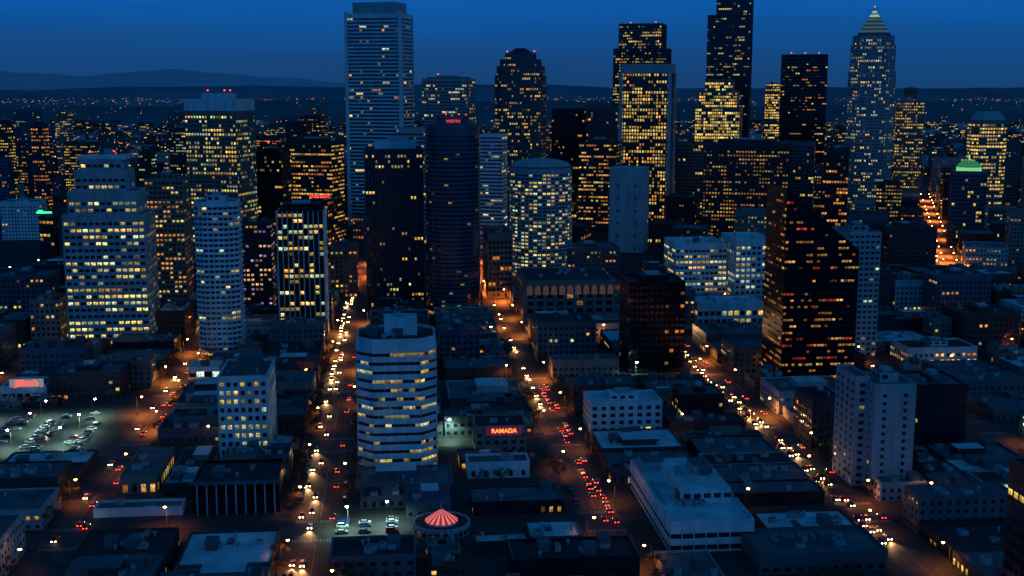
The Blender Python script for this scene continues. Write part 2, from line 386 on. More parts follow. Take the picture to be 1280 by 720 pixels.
g=near(1062,1102,290,446,30); build('apartment_tower','pale apartment tower with horizontal bands',g,C_pale,p=.1,pal=P_wht,fh=3.2,bw=3,ww=.6,wh=.45,band=(.8,.5),pent=(.5,.5,4)).finish()
g=near(787,857,352,466,30); build('office_block','black box office block with scattered lit windows',g,C_black,R_dark,indiv=True,p=.03,pal=P_org,fh=3.6,bw=2.8,ww=.7,wh=.5,nu=3,pent=(.5,.5,3),gain=.6,gfl=False).finish(True)
g=near(657,768,350,402,60)
b=build('department_store','grey stone department store with arched top windows',g,C_beige,R_dark,p=.1,pal=P_org,fh=5,bw=6.5,ww=.6,wh=.6,rib=(1,.5),nu=8); zc=g['h']-7
for k in range(11):
    x=g['cx']-g['w']/2+(k+.5)*g['w']/11; yy=g['cy']-g['d']/2-.56
    pts=[(x-2,yy,zc-3),(x+2,yy,zc-3)]+[(x+2*cos(t*pi/8),yy,zc+1.5+2*sin(t*pi/8)) for t in range(0,9)]
    B_=b.part('arch_window'); B_.poly(pts,emis('added_glow_arch_glass',(1,.5,.15),.05))  # faint orange glow added to otherwise dark arch glass
b.finish()
g=near(845,909,304,372,40); build('department_store','white lit office block with rows of windows',g,C_white,R_lite,p=.5,pal=P_wht+P_yel,fh=4.2,bw=3.2,ww=.7,wh=.45,band=(.8,.4),gain=1.05,nu=6).finish()
g=near(920,966,298,376,40); build('office_block','white corner block with lit windows',g,C_white,R_lite,p=.42,pal=P_wht,fh=4.2,bw=3.8,ww=.6,wh=.5,rib=(.8,.5),nu=4).finish()
g=near(872,955,378,408,26); build('low_shop','low white market hall with bright open ground floor',g,C_white,R_lite,p=.75,pal=P_yel+P_wht,gain=1.2,fh=6,bw=4,ww=.7,wh=.5,nu=5).finish()
g=near(610,640,292,372,50); build('office_block','cream terracotta block glowing from the street lights',g,C_beige,p=.15,pal=P_org,fh=4,bw=3.2,rib=(.6,.4),nu=3).finish()
g=near(1094,1146,480,612,22); b=build('apartment_tower','pale slab apartment tower with balconies',g,C_pale,R_mid,indiv=True,p=.03,pal=P_yel,fh=3.1,bw=7,ww=.16,wh=.42,nu=2,pent=(.45,.4,4),gfl=False)
lw=near(1076,1094,474,612,22); pl=rect(lw['cx']-.01,lw['cy']+5,lw['w'],22); b.body(pl,0,lw['h'],C_pale,R_mid); b.facade(pl,0,lw['h'],C_pale,fh=3.1,bw=5,ww=.35,wh=.45,p=.03,gfl=False)
for f in range(1,int(g['h']//3.1)):
    s_=b.part('balcony'); z=f*3.1; x=g['cx']+g['w']*.28; y=g['cy']-g['d']/2-.9
    s_.prism(rect(x,y,4,1.8),z,z+.2,C_white); s_.prism(rect(x,y-.85,4,.1),z+.2,z+1.1,C_pale)
b.finish(True)
g=near(838,943,650,690,72); b=build('office_building','broad low building with a stepped pale blue white roof',g,C_white,R_lite,indiv=True,p=.03,pal=P_wht,fh=4.2,bw=4,ww=.9,wh=.45,band=(1.3,.5),nu=18,pent=None,gfl=False)
q=rect(g['cx']+3,g['cy']+2,g['w']*.62,34); u=b.part('upper_storey'); u.prism(q,g['h']-1,g['h']+4,C_white,mtop=R_lite)
for k in range(6):
    x=q[0][0]+1+k*3.7; b.win.add([(x,q[0][1]-.04,g['h']+.6),(x+2.6,q[0][1]-.04,g['h']+.6),(x+2.6,q[0][1]-.04,g['h']+2.4),(x,q[0][1]-.04,g['h']+2.4)],(0,0,0))
b.units(g['cx']+3,g['cy']+2,18,28,g['h']+4,0,8)
b.part('penthouse').prism(rect(g['cx']+6,g['cy']+8,7,12),g['h']+4.002,g['h']+7,C_pale,mtop=R_mid); b.part('penthouse').prism(rect(g['cx']-8,g['cy']+28,9,10),g['h']-1,g['h']+2.5,C_pale,mtop=R_mid)
b.part('duct').prism(rect(g['cx']-12,g['cy']-4,1.2,26),g['h']-1,g['h']+.1,M_unit); b.finish(True)
g=near(738,828,502,541,22); build('apartment_block','pale blue low apartment block with dark windows',g,C_white,R_lite,indiv=True,p=.04,fh=3.4,bw=4,ww=.5,wh=.5,nu=5,pent=(.4,.5,3),gfl=False).finish(True)
g=near(594,658,532,566,20); gr=g; build('motor_inn','dark motor inn with an illuminated roof fascia',g,C_beige,R_dark,indiv=True,p=.05,fh=3.2,bw=4,ww=.5,wh=.5,nu=2,gfl=False).finish(True)
g=near(584,662,577,598,12); build('low_shop','low white shop with a flat roof',g,C_white,R_mid,indiv=True,p=.03,fh=4,bw=5,nu=3,gfl=False,ww=.3).finish(True)
g=near(950,1110,690,716,24); build('low_rise_building','long low building with a blue grey roof and clutter',g,C_grey,R_mid,p=.03,fh=3.6,bw=4,ww=.5,wh=.4,nu=14,gfl=False,indiv=True).finish(True)
g=near(640,800,696,724,18); build('low_rise_building','long low dark roofed building',g,C_dark,R_dark,p=.03,fh=3.6,bw=4,ww=.5,wh=.4,nu=10,gfl=False,indiv=True).finish(True)
g=near(412,520,694,724,18); build('low_rise_building','wide low building with dark roof and units',g,C_grey,R_dark,p=.03,fh=3.6,bw=4,ww=.5,wh=.4,nu=10,gfl=False,indiv=True).finish(True)
g=near(1284,1330,585,800,10,False); build('office_tower','dark unlit office tower at the street corner',g,C_dark,R_dark,p=.02,fh=3.7,bw=3,ww=.7,wh=.5,nu=2,gfl=False).finish()
gp=ground(553,674); cx,cy=gp.x,gp.y+8
b=Bld('round_pavilion','round pavilion with glowing red striped conical canopy',cx,cy); reserve(rect(cx,cy,22,22)); VIS.append((518,590,655,cy-12))
b.body(circ(cx,cy,10.5,28),0,4,C_pale,R_dark,.4); b.facade(circ(cx,cy,10.5,28),0,4,C_pale,fh=2.9,bw=3,p=.1,pal=P_org,gfl=False)
c=b.part('canopy')
n=32
for i in range(n):
    a0=2*pi*i/n;a1=2*pi*(i+1)/n
    c.poly([(cx+6*cos(a0),cy+6*sin(a0),4.4),(cx+6*cos(a1),cy+6*sin(a1),4.4),(cx+.5*cos(a1),cy+.5*sin(a1),8.3),(cx+.5*cos(a0),cy+.5*sin(a0),8.3)],emis('red_canopy_fabric',(1,.02,.03),.3) if i%2 else emis('pale_canopy_fabric',(1,.25,.2),.8))
b.part('canopy_wall').prism(circ(cx,cy,5.8,24),3.6,4.39,C_white); b.part('finial').frus(circ(cx,cy,.5,8),8.3,circ(cx,cy,.05,8),11,M_unit)
b.finish(True)
g=near(0,58,482,500,20); build('bar_building','pale low building carrying a red rooftop sign',g,C_white,R_mid,p=.2,fh=4,bw=4,gfl=False,nu=2).finish(); gj=g
for xl,xr,yt,yb,dp,wl,p_ in ((0,48,252,300,30,C_white,.05),(36,74,375,436,25,C_beige,.25),(60,150,466,500,25,C_brown,.05),(-10,60,345,400,30,C_grey,.05),(1112,1172,285,345,40,C_brown,.03),(1172,1240,345,402,30,C_blue,.03),(1120,1165,350,395,30,C_pale,.1),(1205,1275,392,440,30,C_brick,.03),(1135,1222,434,455,25,C_white,.6),(672,745,402,452,28,C_grey,.03),(548,600,412,455,25,C_navy,.05),(556,636,520,545,14,C_grey,.05),(1150,1210,480,560,26,C_dark,.03),(412,446,308,372,30,C_beige,.25),(705,775,310,345,40,C_grey,.1),(1016,1056,500,560,25,C_brown,.02),(852,905,492,520,20,C_dark,.3)):
    g=near(xl,xr,yt,yb,dp); build('mid_rise_building',{C_white:'white',C_beige:'beige',C_brown:'brown',C_grey:'grey',C_navy:'navy blue',C_blue:'blue grey',C_pale:'pale concrete',C_brick:'brick',C_dark:'dark'}[wl]+' mid rise building with a flat roof',g,wl,R.choice((R_dark,R_mid)),p=p_,pal=P_mix,fh=3.6,bw=3.2,ww=.5,wh=.45,nu=4,pent=(.3,.4,3),gfl=False).finish()
# --- downtown towers
g=far(230,318,124,1120,.75); b=build('office_tower','beige stone office tower with a pale blank crown',g,C_beige,R_mid,segs=[(1,1,0,.93)],p=.5,pal=P_yel+P_wht,fh=3.8,bw=2.8,ww=.58,wh=.5,rib=(.8,.5),nu=0,gain=1.1)
b.body(rect(g['cx'],g['cy'],g['w']+.8,g['d']+.8,DT),g['h']*.93,g['h'],C_white,R_mid); b.part('penthouse').prism(rect(g['cx'],g['cy'],g['w']*.5,g['d']*.5,DT),g['h']-1,g['h']+5,C_white)
for k in (-.2,.1,.2): b.beacon(g['cx']+k*g['w'],g['cy'],g['h']+5,2)
b.finish()
g=far(318,364,190,1180,.8); build('office_tower','dark glass downtown office tower',g,C_dark,p=.1,pal=P_yel,fh=3.9,bw=2.5,ww=.8,wh=.5,pent=(.5,.5,4),beac=1).finish()
g=far(352,430,178,1260,.6); build('office_tower','brown office block with rows of orange windows',g,C_brown,p=.5,pal=P_yel+P_org,fh=4,bw=2.8,ww=.72,wh=.42,band=(.8,.4),pent=(.6,.5,4)).finish()
g=far(384,418,250,1100,.8); gs=g; build('hotel_block','dark hotel block below a red rooftop sign',g,C_dark,p=.3,pal=P_org,fh=3.6,bw=3).finish()
g=far(432,517,12,1400,.7); b=build('skyscraper','tall blue white skyscraper with horizontal bands',g,C_white,R_mid,segs=[(1,1,0,.985)],p=.06,pal=P_wht+P_org,fh=4.1,bw=2.6,ww=.97,wh=.5,sill=.12,band=(1.9,.5),nu=0,pent=None)
b.part('crown').prism(rect(g['cx'],g['cy'],g['w']*.8,g['d']*.8,DT),g['h']*.98,g['h']+9,C_pale,mtop=R_mid)
for sx in (-1,1):
    c_,s_=cos(DT),sin(DT); lx=sx*g['w']/2;ly=-g['d']/2
    b.part('corner_pier').prism(rect(g['cx']+lx*c_-ly*s_,g['cy']+lx*s_+ly*c_,3.5,3.5,DT),0,g['h']*.992,C_white)
b.finish()
g=far(527,595,98,1520,.7); build('office_tower','grey blue office tower with light banding',g,C_pale,R_mid,p=.14,pal=P_wht+P_yel,fh=4,bw=2.8,ww=.7,wh=.45,band=(1,.4),pent=(.8,.8,3),beac=1).finish()
g=far(498,545,160,1250,.7); build('office_tower','pale banded downtown office block',g,C_pale,R_mid,p=.1,pal=P_wht,fh=4,bw=2.8,ww=.9,wh=.45,band=(1,.4)).finish()
g=far(600,634,168,1150,.9); build('office_tower','slender pale banded apartment tower',g,C_white,R_mid,p=.12,pal=P_wht+P_yel,fh=3.4,bw=2.8,ww=.95,wh=.45,band=(1.1,.5)).finish()
g=far(616,686,66,1450,.9); b=build('skyscraper','rounded dark skyscraper with a stepped crown and red beacons',g,C_grey,R_dark,shape='cham',segs=[(1,1,0,.87),(.93,.93,.865,.925),(.8,.8,.92,.965),(.6,.6,.96,1)],p=.28,pal=P_yel,fh=4,bw=2.6,ww=.6,wh=.5,rib=(.6,.4),nu=0,beac=3,gain=.85); 
b.part('crown').frus(chamf(rect(g['cx'],g['cy'],g['w']*.58,g['d']*.58,DT),8),g['h']-1,chamf(rect(g['cx'],g['cy'],g['w']*.2,g['d']*.2,DT),2),g['h']+6,C_dark); b.finish()
g=far(690,737,136,1700,.8); build('office_tower','dark ribbed slab office tower',g,C_dark,p=.04,fh=4,bw=3,rib=(.4,.4)).finish()
g=far(733,778,132,1620,.8); build('office_tower','plain grey concrete office tower',g,C_grey,p=.1,fh=4,bw=3).finish()
g=far(724,776,178,1350,.7); build('office_tower','office tower with glowing orange window rows',g,C_brown,p=.5,pal=P_org+P_yel,fh=4,bw=2.7,ww=.8,wh=.42,rib=(.5,.3),pent=(.6,.6,4),gain=.85).finish()
g=far(774,834,29,1750,.9); b=build('skyscraper','dark stepped skyscraper with yellow windows near the top',g,C_dark,segs=[(1,1,0,1),(1.25,1,0,.86)],p=.36,pal=P_yel,fh=4,bw=2.7,ww=.65,wh=.5,rib=(.5,.4),nu=2,beac=2,gain=1); b.finish()
g=far(777,844,80,1450,.75); b=build('skyscraper','dark skyscraper with pale edges glowing with golden windows',g,C_brown,R_lite,segs=[(1,1,0,.95)],p=.72,pal=P_yel+P_org[:1],fh=4,bw=3.1,ww=.55,wh=.66,rib=(.6,.5),ribm=C_grey,nu=0,gain=1.0)
b.body(rect(g['cx'],g['cy'],g['w']+2.2,g['d']+2.2,DT),g['h']*.945,g['h'],C_pale,R_lite)
for sx,sy in ((-1,-1),(1,-1),(1,1)):
    c_,s_=cos(DT),sin(DT); lx=sx*g['w']/2;ly=sy*g['d']/2
    b.part('corner_pier').prism(rect(g['cx']+lx*c_-ly*s_,g['cy']+lx*s_+ly*c_,4,4,DT),0,g['h']*.944,C_pale)
b.finish()
g=far(762,812,210,1180,.9); build('blank_tower','pale windowless concrete tower',g,C_pale,R_lite,p=.02,fh=12,bw=20,ww=.1,wh=.2,nu=2,gfl=False).finish()
g=far(870,930,102,1650,.9); b=build('office_tower','floodlit yellow stepped office tower',g,C_beige,segs=[(1,1,0,.8),(.85,.85,.79,.93),(.62,.62,.92,1.02)],p=.9,pal=P_yel,fh=4,bw=2.7,ww=.72,wh=.66,rib=(.4,.3),nu=0,gain=1.2); b.finish()
g=far(886,943,-18,1950,.8); build('skyscraper','very tall black curved skyscraper',g,C_dark,segs=[(1,1,0,.86),(.8,1,.855,1,.1)],p=.1,pal=P_wht+P_yel,fh=4,bw=2.8,ww=.7,wh=.5,rib=(.4,.4),nu=0,gain=.7).finish()
g=far(957,978,104,2050,.8); build('office_tower','small tower glowing yellow at the top',g,C_beige,p=.8,pal=P_yel,fh=4,bw=3).finish()
g=far(977,1036,68,1720,.8); build('skyscraper','black flat topped downtown skyscraper',g,C_black,p=.12,pal=P_org+P_yel,fh=4,bw=2.8,ww=.7,wh=.42,beac=3,nu=0,gain=.7).finish()
g=far(880,990,182,1260,.6); build('office_block','broad brown block with a grid of warm windows',g,C_brown,p=.5,pal=P_yel+P_org,gain=.5,fh=3.8,bw=2.9,ww=.55,wh=.42,rib=(.7,.4),pent=(.7,.5,6)).finish()
g=far(845,885,178,1500,.7); build('office_tower','grey office tower partly hidden by neighbours',g,C_grey,p=.1,fh=4,bw=3).finish()
g=far(1062,1122,44,1600,1.0); b=build('skyscraper','blue grey skyscraper with a glowing pyramid crown',g,C_pale,R_mid,shape='cham',segs=[(1,1,0,.8),(.94,.94,.795,.95),(.86,.86,.945,1)],p=.28,pal=P_yel+P_wht,fh=4,bw=2.7,ww=.55,wh=.5,rib=(.9,.7),ribm=C_pale,nu=0,gain=.9)
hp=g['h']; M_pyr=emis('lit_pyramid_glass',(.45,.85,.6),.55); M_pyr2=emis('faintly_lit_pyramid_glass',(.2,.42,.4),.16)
zt=hp+1600*(44-12)/F
P=b.part('pyramid_roof'); nst=7
for i in range(nst):
    a=.72*(1-i/nst)+.03; c_=.72*(1-(i+.7)/nst)+.03; z0=hp-1+(zt-hp)*i/nst; z1=hp-1+(zt-hp)*(i+.7)/nst
    P.frus(rect(g['cx'],g['cy'],g['w']*a,g['d']*a,DT),z0,rect(g['cx'],g['cy'],g['w']*c_,g['d']*c_,DT),z1,M_pyr if i>4 else (M_pyr2 if i>0 else C_blue))
    P.frus(rect(g['cx'],g['cy'],g['w']*c_,g['d']*c_,DT),z1,rect(g['cx'],g['cy'],g['w']*(c_-.01),g['d']*(c_-.01),DT),hp-1+(zt-hp)*(i+1)/nst,C_blue)
b.beacon(g['cx'],g['cy'],zt-1,3,.9); b.finish()
g=far(1120,1156,122,1760,.8); build('office_tower','slender tower with rows of warm windows',g,C_beige,segs=[(1,1,0,.97)],p=.5,pal=P_yel,fh=4,bw=2.7,ww=.6,wh=.45,pent=(.5,.5,14),gain=.85).finish()
g=far(1208,1262,150,1500,.8,-rad(10)); b=build('office_tower','rounded top tower with glowing yellow window grid',g,C_beige,shape='cham',p=.92,pal=P_yel,gain=1.1,fh=4,bw=2.9,ww=.68,wh=.5,band=(.8,.4),nu=0)
pl=chamf(rect(g['cx'],g['cy'],g['w'],g['d'],g['rot']),9); b.part('crown').frus(pl,g['h']-1,scale_poly(pl,k=.6),g['h']+9,M_unit); b.finish()
g=far(1188,1234,214,1300,.9); b=build('domed_tower','dark tower crowned by a glowing green tiered dome',g,C_blue,R_mid,p=.12,pal=P_yel,fh=4,bw=2.9,rib=(.5,.4),nu=0)
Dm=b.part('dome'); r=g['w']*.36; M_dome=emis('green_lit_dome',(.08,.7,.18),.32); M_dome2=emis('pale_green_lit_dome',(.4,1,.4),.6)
for i in range(7):
    t0=i/7*pi/2;t1=(i+.75)/7*pi/2; t2=(i+1)/7*pi/2
    Dm.frus(circ(g['cx'],g['cy'],r*cos(t0)+.05,24),g['h']+3+r*.62*sin(t0),circ(g['cx'],g['cy'],r*cos(t1)+.05,24),g['h']+3+r*.62*sin(t1),M_dome)
    Dm.frus(circ(g['cx'],g['cy'],r*cos(t1)+.05,24),g['h']+3+r*.62*sin(t1),circ(g['cx'],g['cy'],r*cos(t2)+.05,24),g['h']+3+r*.62*sin(t2),C_grey)
b.part('finial').frus(circ(g['cx'],g['cy'],1.2,8),g['h']+3+r*.6,circ(g['cx'],g['cy'],.2,8),g['h']+r*.62+9,M_dome2)
b.part('drum').prism(circ(g['cx'],g['cy'],r*1.05,24),g['h']-1,g['h']+3,M_dome2); b.finish()
g=far(1030,1062,185,1450,.8); build('office_tower','small brown downtown office tower',g,C_brown,p=.2,pal=P_org,fh=4,bw=3).finish()
g=far(950,1020,178,1500,.7); build('office_tower','dim grey concrete office tower',g,C_grey,p=.12,fh=4,bw=3).finish()
for i in range(38):
    x=R.uniform(-10,430); D=R.uniform(1450,2600); wd=R.uniform(18,44); yt=R.uniform(130,192)+ (2500-D)*.02
    g=far(x,x+wd,yt,D,.7)
    if occupied(rect(g['cx'],g['cy'],g['w'],g['d'],DT),1): continue
    wl=R.choice(LOWW); build('office_block','distant office block with lit windows',g,wl,p=R.choice((.08,.2,.4,.6)),pal=R.choice((P_yel,P_org,P_wht,P_mix)),fh=4,bw=3,ww=.65,wh=.42,nu=1,pent=R.choice((None,(.5,.5,4))),beac=R.choice((0,0,1)),gain=.75).finish()
for i in range(34):
    x=R.uniform(500,1280); D=R.uniform(1300,2200); wd=R.uniform(20,48); yt=R.uniform(176,235)-(D-1300)*.035
    g=far(x,x+wd,yt,D,.7)
    if (x<1200 and x+wd>1138) or occupied(rect(g['cx'],g['cy'],g['w'],g['d'],DT),1): continue
    wl=R.choice(LOWW); build('office_block','downtown office block with lit windows',g,wl,p=R.choice((.05,.15,.3,.5)),pal=R.choice((P_yel,P_org,P_mix)),fh=4,bw=3,ww=.65,wh=.42,nu=1,gain=.6,pent=R.choice((None,(.5,.5,4)))).finish()
# ================================================================ SETTING
def struct(name,b):
    o=obj(name,b.mesh(name)); o['kind']='structure'; return o
b=Buf(); b.poly([(-30000,-2000,0),(30000,-2000,0),(30000,45000,0),(-30000,45000,0)],M_grnd); struct('ground',b)
AVE=[-414,-314,-214,-118,-29,75,175,275,375,475,575]
CR=[325+108*i for i in range(7)]
def halfw(a): return 9.5 if a==-29 else 7.6
for a in AVE:
    b=Buf(); b.poly([(a-halfw(a)-3,280,.004),(a+halfw(a)+3,280,.004),(a+halfw(a)+3,1150,.004),(a-halfw(a)-3,1150,.004)],M_asph); struct('road',b)
for c in CR:
    b=Buf(); b.poly([(-440,c-10,.008),(600,c-10,.008),(600,c+10,.008),(-440,c+10,.008)],M_asph); struct('road',b)
b=Buf()
for a in AVE:
    if abs(a)>300: continue
    for c0,c1 in zip(CR,CR[1:]):
        for lx in (-halfw(a)*.5,0,halfw(a)*.5):
            y=c0+14
            while y<c1-16:
                L=3 if lx else 8
                b.poly([(a+lx-.08,y,.012),(a+lx+.08,y,.012),(a+lx+.08,y+L,.012),(a+lx-.08,y+L,.012)],M_mark); y+=9
        for yc in (c0+8.5,c1-11):
            k=-halfw(a)+.8
            while k<halfw(a)-.6:
                b.poly([(a+k,yc,.012),(a+k+.5,yc,.012),(a+k+.5,yc+2.4,.012),(a+k,yc+2.4,.012)],M_mark); k+=1.1
struct('road_markings',b)
BL=[]
for a0,a1 in zip(AVE,AVE[1:]):
    for c0,c1 in zip(CR,CR[1:]):
        x0=a0+halfw(a0);x1=a1-halfw(a1);y0=c0+7;y1=c1-7
        cxm=(x0+x1)/2; 
        pr=project((cxm,y1,0)); 
        if not(-160<pr[0]<1440): continue
        b=Buf(); b.prism([(x0,y0),(x1,y0),(x1,y1),(x0,y1)],0,.13,M_pave); struct('pavement',b); BL.append((x0+3.2,x1-3.2,y0+3,y1-3,a0,a1))
O=ground(1187,338); du=Vector((sin(rad(22)),cos(rad(22)),0)); dv=Vector((cos(rad(22)),-sin(rad(22)),0))
def dts(v0,v1,u0,u1,z=.014):
    b=Buf(); pts=[O+du*u0+dv*v0,O+du*u0+dv*v1,O+du*u1+dv*v1,O+du*u1+dv*v0]; b.poly([(p.x,p.y,z) for p in pts],M_asph); struct('road',b)
for k in range(-8,3): dts(k*100-7,k*100+7,0 if k>-2 else 60+(-k)*42,1700)
def ridge(name,dist,h0,amp,mat,seed,x0,x1,taper=False):
    rr=random.Random(seed); ph=[rr.uniform(0,6) for _ in range(8)]; b=Buf(); n=160; rows=[]
    for i in range(n+1):
        x=x0+(x1-x0)*i/n; t=x/dist*10
        hh=h0+amp*(sin(t*.9+ph[0])*.5+sin(t*2.3+ph[1])*.3+sin(t*5.1+ph[2])*.15+sin(t*13+ph[3])*.06+sin(t*29+ph[4])*.03)
        if taper: hh*=min(1,(n-i)/n*2.2)
        rows.append((x,max(5,hh)))
    for i in range(n):
        (xa,ha),(xb,hb)=rows[i],rows[i+1]
        b.poly([(xa,dist-dist*.08,0),(xb,dist-dist*.08,0),(xb,dist,hb*.8),(xa,dist,ha*.8)],mat)
        b.poly([(xa,dist,ha*.8),(xb,dist,hb*.8),(xb,dist*1.05,hb),(xa,dist*1.05,ha)],mat)
        b.poly([(xa,dist*1.05,ha),(xb,dist*1.05,hb),(xb,dist*1.2,0),(xa,dist*1.2,0)],mat)
    struct(name,b)
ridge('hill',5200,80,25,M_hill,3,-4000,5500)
M_hill2=surf('far_haze_tinted_hill',(0.16,0.2,0.25),rough=1,scale=0.001,var=0.25,spec=0,streak=False)  # blue of the far air painted into the hill colour
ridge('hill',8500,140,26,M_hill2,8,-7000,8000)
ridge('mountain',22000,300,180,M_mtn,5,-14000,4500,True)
# ================================================================ distant city mass
b=Buf(); wb=WinBuf()
for i in range(2000):
    D=R.uniform(1800,5200); az=rad(5.5)+rad(R.uniform(-24,24)); x=D*sin(az);y=D*cos(az); w=R.uniform(12,40);d=R.uniform(12,30);h_=R.choice((6,8,10,14,18,24,30))*(1.4 if D<2600 else .9)
    pl=rect(x,y,w,d,DT); rv=(Vector((x,y,0))-O).dot(dv)
    if (D<2600 and occupied(pl,3)) or (abs(rv)<26 and y<2700): continue
    b.prism(pl,0,h_,R.choice((C_grey,C_brown,C_pale,C_blue,C_dark)),mtop=R.choice((R_dark,R_mid)))
    a=Vector((*pl[0],0));e=Vector((*pl[1],0));t=(e-a).normalized();nr=Vector((t.y,-t.x,0))
    nb=int(w//4.5)
    for f in range(int(h_//4)):
        row=litrow(nb,R.choice((.05,.15,.4)),P_mix,1.4)
        for k in range(nb):
            if row[k][0]<=0: continue
            q0=a+t*(k*4.5+.8)+nr*.1;q1=a+t*(k*4.5+3.6)+nr*.1;z=f*4+1
            wb.add([(q0.x,q0.y,z),(q1.x,q1.y,z),(q1.x,q1.y,z+2),(q0.x,q0.y,z+2)],row[k])
o=obj('distant_buildings',b.mesh('distant_buildings')); o['kind']='stuff'; o['label']='far off low buildings with scattered lit windows'; o['category']='buildings'
w=obj('window',wb.mesh(wb.q,(0,0)),o); w['kind']='stuff'
b=Buf(); mats=[emis('far_lamp_orange',(1,.34,.08),4.5),emis('far_lamp_pale',(1,.6,.25),4),emis('far_lamp_red',(1,.05,.03),3.5),emis('far_lamp_white',(.7,.9,1),3)]
for i in range(3800):
    D=1800*(1.95**R.uniform(0,2.1)); az=rad(5.5)+rad(R.uniform(-24,24)); x=D*sin(az);y=D*cos(az); s_=min(D,5200)/2600*R.choice((.3,.4,.5,.6,.9)); z=R.uniform(8,20)
    if y>4784:
        z+= 64*min(1,(y-4784)/416)+ (55*min(1,max(0,(y-7820)/680)))+4
    m=R.choices(mats,(12,5,2,2))[0]; q=circ(x,y,s_*.5,5); b.frus(scale_poly(q,k=.3),z-s_*.5,q,z,m,False); b.frus(q,z,scale_poly(q,k=.2),z+s_*.5,m)
o=obj('distant_street_lights',b.mesh('distant_street_lights')); o['kind']='stuff'; o['label']='scattered far off orange and white street lights'; o['category']='street lights'
# ================================================================ filler buildings
lot_l=ground(60,545)
PARK=(lot_l.x-45,lot_l.x+30,lot_l.y-30,lot_l.y+42); OCC.append(PARK)
pl2=ground(452,664); PARK2=(pl2.x-11,pl2.x+15,pl2.y-8,pl2.y+14); OCC.append(PARK2)
for P_ in (PARK,PARK2):
    b=Buf(); b.poly([(P_[0],P_[2],.134),(P_[1],P_[2],.134),(P_[1],P_[3],.134),(P_[0],P_[3],.134)],M_asph); struct('parking_lot',b)
VIS.append((0,118,562,PARK[2])); VIS.append((425,500,682,PARK2[2]))
labels={C_white:'white',C_beige:'beige stone',C_brown:'brown',C_grey:'grey',C_blue:'blue grey',C_pale:'pale concrete',C_brick:'red brick',C_dark:'dark'}
def max_height(pl,h_):
    """keep infill low enough not to stand in front of the surveyed buildings"""
    y_=min(p[1] for p in pl); hh=h_
    while hh>=3.5:
        ps=[project((p[0],p[1],hh)) for p in pl]; xa=min(p[0] for p in ps);xb=max(p[0] for p in ps);yt=min(p[1] for p in ps)
        if all(not(xa<v[1] and xb>v[0] and v[3]>y_+4 and yt<v[2]) for v in VIS): return hh
        hh-=1
    return 0
EMPTY=[]
cnt=0
def fillbuild(pl,h_,indiv,wd,dd,cx,cy):
    global cnt
    wl=R.choice(LOWW); rf=R.choice((R_dark,R_dark,R_mid,R_mid,R_mid,R_lite))
    b=Bld('low_rise_building',labels[wl]+' low rise building with '+{R_dark:'a dark tar roof',R_mid:'a gravel roof',R_lite:'a pale roof'}[rf],cx,cy,group='low rise city buildings')
    b.body(pl,0,h_,wl,rf,.7); b.facade(pl,0,h_,wl,fh=3.2,bw=3.2,ww=.42,wh=.42,p=R.choice((.0,.01,.04,.15)),pal=P_mix,gain=.75,gfl=R.random()<.25)
    if wd>14 and R.random()<.4:
        k=R.uniform(.3,.5); u=b.part('raised_roof'); q=rect(cx+R.uniform(-.2,.2)*wd,cy+R.uniform(-.15,.2)*dd,wd*k,dd*k); u.prism(q,h_-.7,h_+R.uniform(1.5,3),wl,mtop=R.choice((R_mid,R_lite)))
    b.units(cx,cy,wd,dd,h_-.7,0,R.randint(3,9))
    if wd>12 and dd>12:
        q_=b.part('skylight'); sx_,sy_=cx+R.uniform(-.2,.2)*wd,cy+R.uniform(-.2,.2)*dd; q_.frus(rect(sx_,sy_,3,5),h_-.7,rect(sx_,sy_,.3,4.6),h_+.3,C_blue)
    reserve(pl); b.finish(indiv); cnt+=1
for (x0,x1,y0,y1,A0,A1) in BL:
    xm=(x0+x1)/2
    for side,(cxa,cxb) in enumerate(((x0,xm-2),(xm+2,x1))):
        cap=99
        if side==1 and A1 in (75,175,275): cap=5.5 if y0<640 else 9
        if side==0 and A0 in (-118,-29): cap=7 if y0<640 else 11
        y=y0
        while y<y1-8:
            L=min(R.uniform(14,34),y1-y)
            if y1-(y+L)<8: L=y1-y
            w=cxb-cxa-R.choice((0,0,1,4)); cx=(cxa+cxb)/2; cy=y+L/2; d=L-.5; y+=L
            h_=R.choice((5,6,8,9,12,14)) if cy<640 else R.choice((8,12,15,20,24,30))
            h_=min(h_,cap)
            pr=project((cx,cy,h_)); 
            if not(-60<pr[0]<1340 and pr[1]<770): continue
            cand=[(w,d,0,0)]+[(w*.5-.3,d,-w*.25,0),(w*.5-.3,d,w*.25,0)]+[(w*.5-.3,d*.5-.3,sx*w*.25,sy*d*.25) for sx in(-1,1) for sy in (-1,1)]+[(w*.3,d*.5-.3,sx*w*.33,sy*d*.25) for sx in(-1,1) for sy in (-1,1)]
            for tw,td,ox,oy in cand:
                if tw<6 or td<6: continue
                pl=rect(cx+ox,cy+oy,tw,td)
                if occupied(pl,.25): continue
                hh=max_height(pl,h_ if tw>w*.6 else R.choice((h_,h_*.8,5)))
                if hh<3.5:
                    if tw==w: EMPTY.append(pl); break
                    continue
                fillbuild(pl,hh,cy<480,tw,td,cx+ox,cy+oy)
                if tw==w: break
n2=0
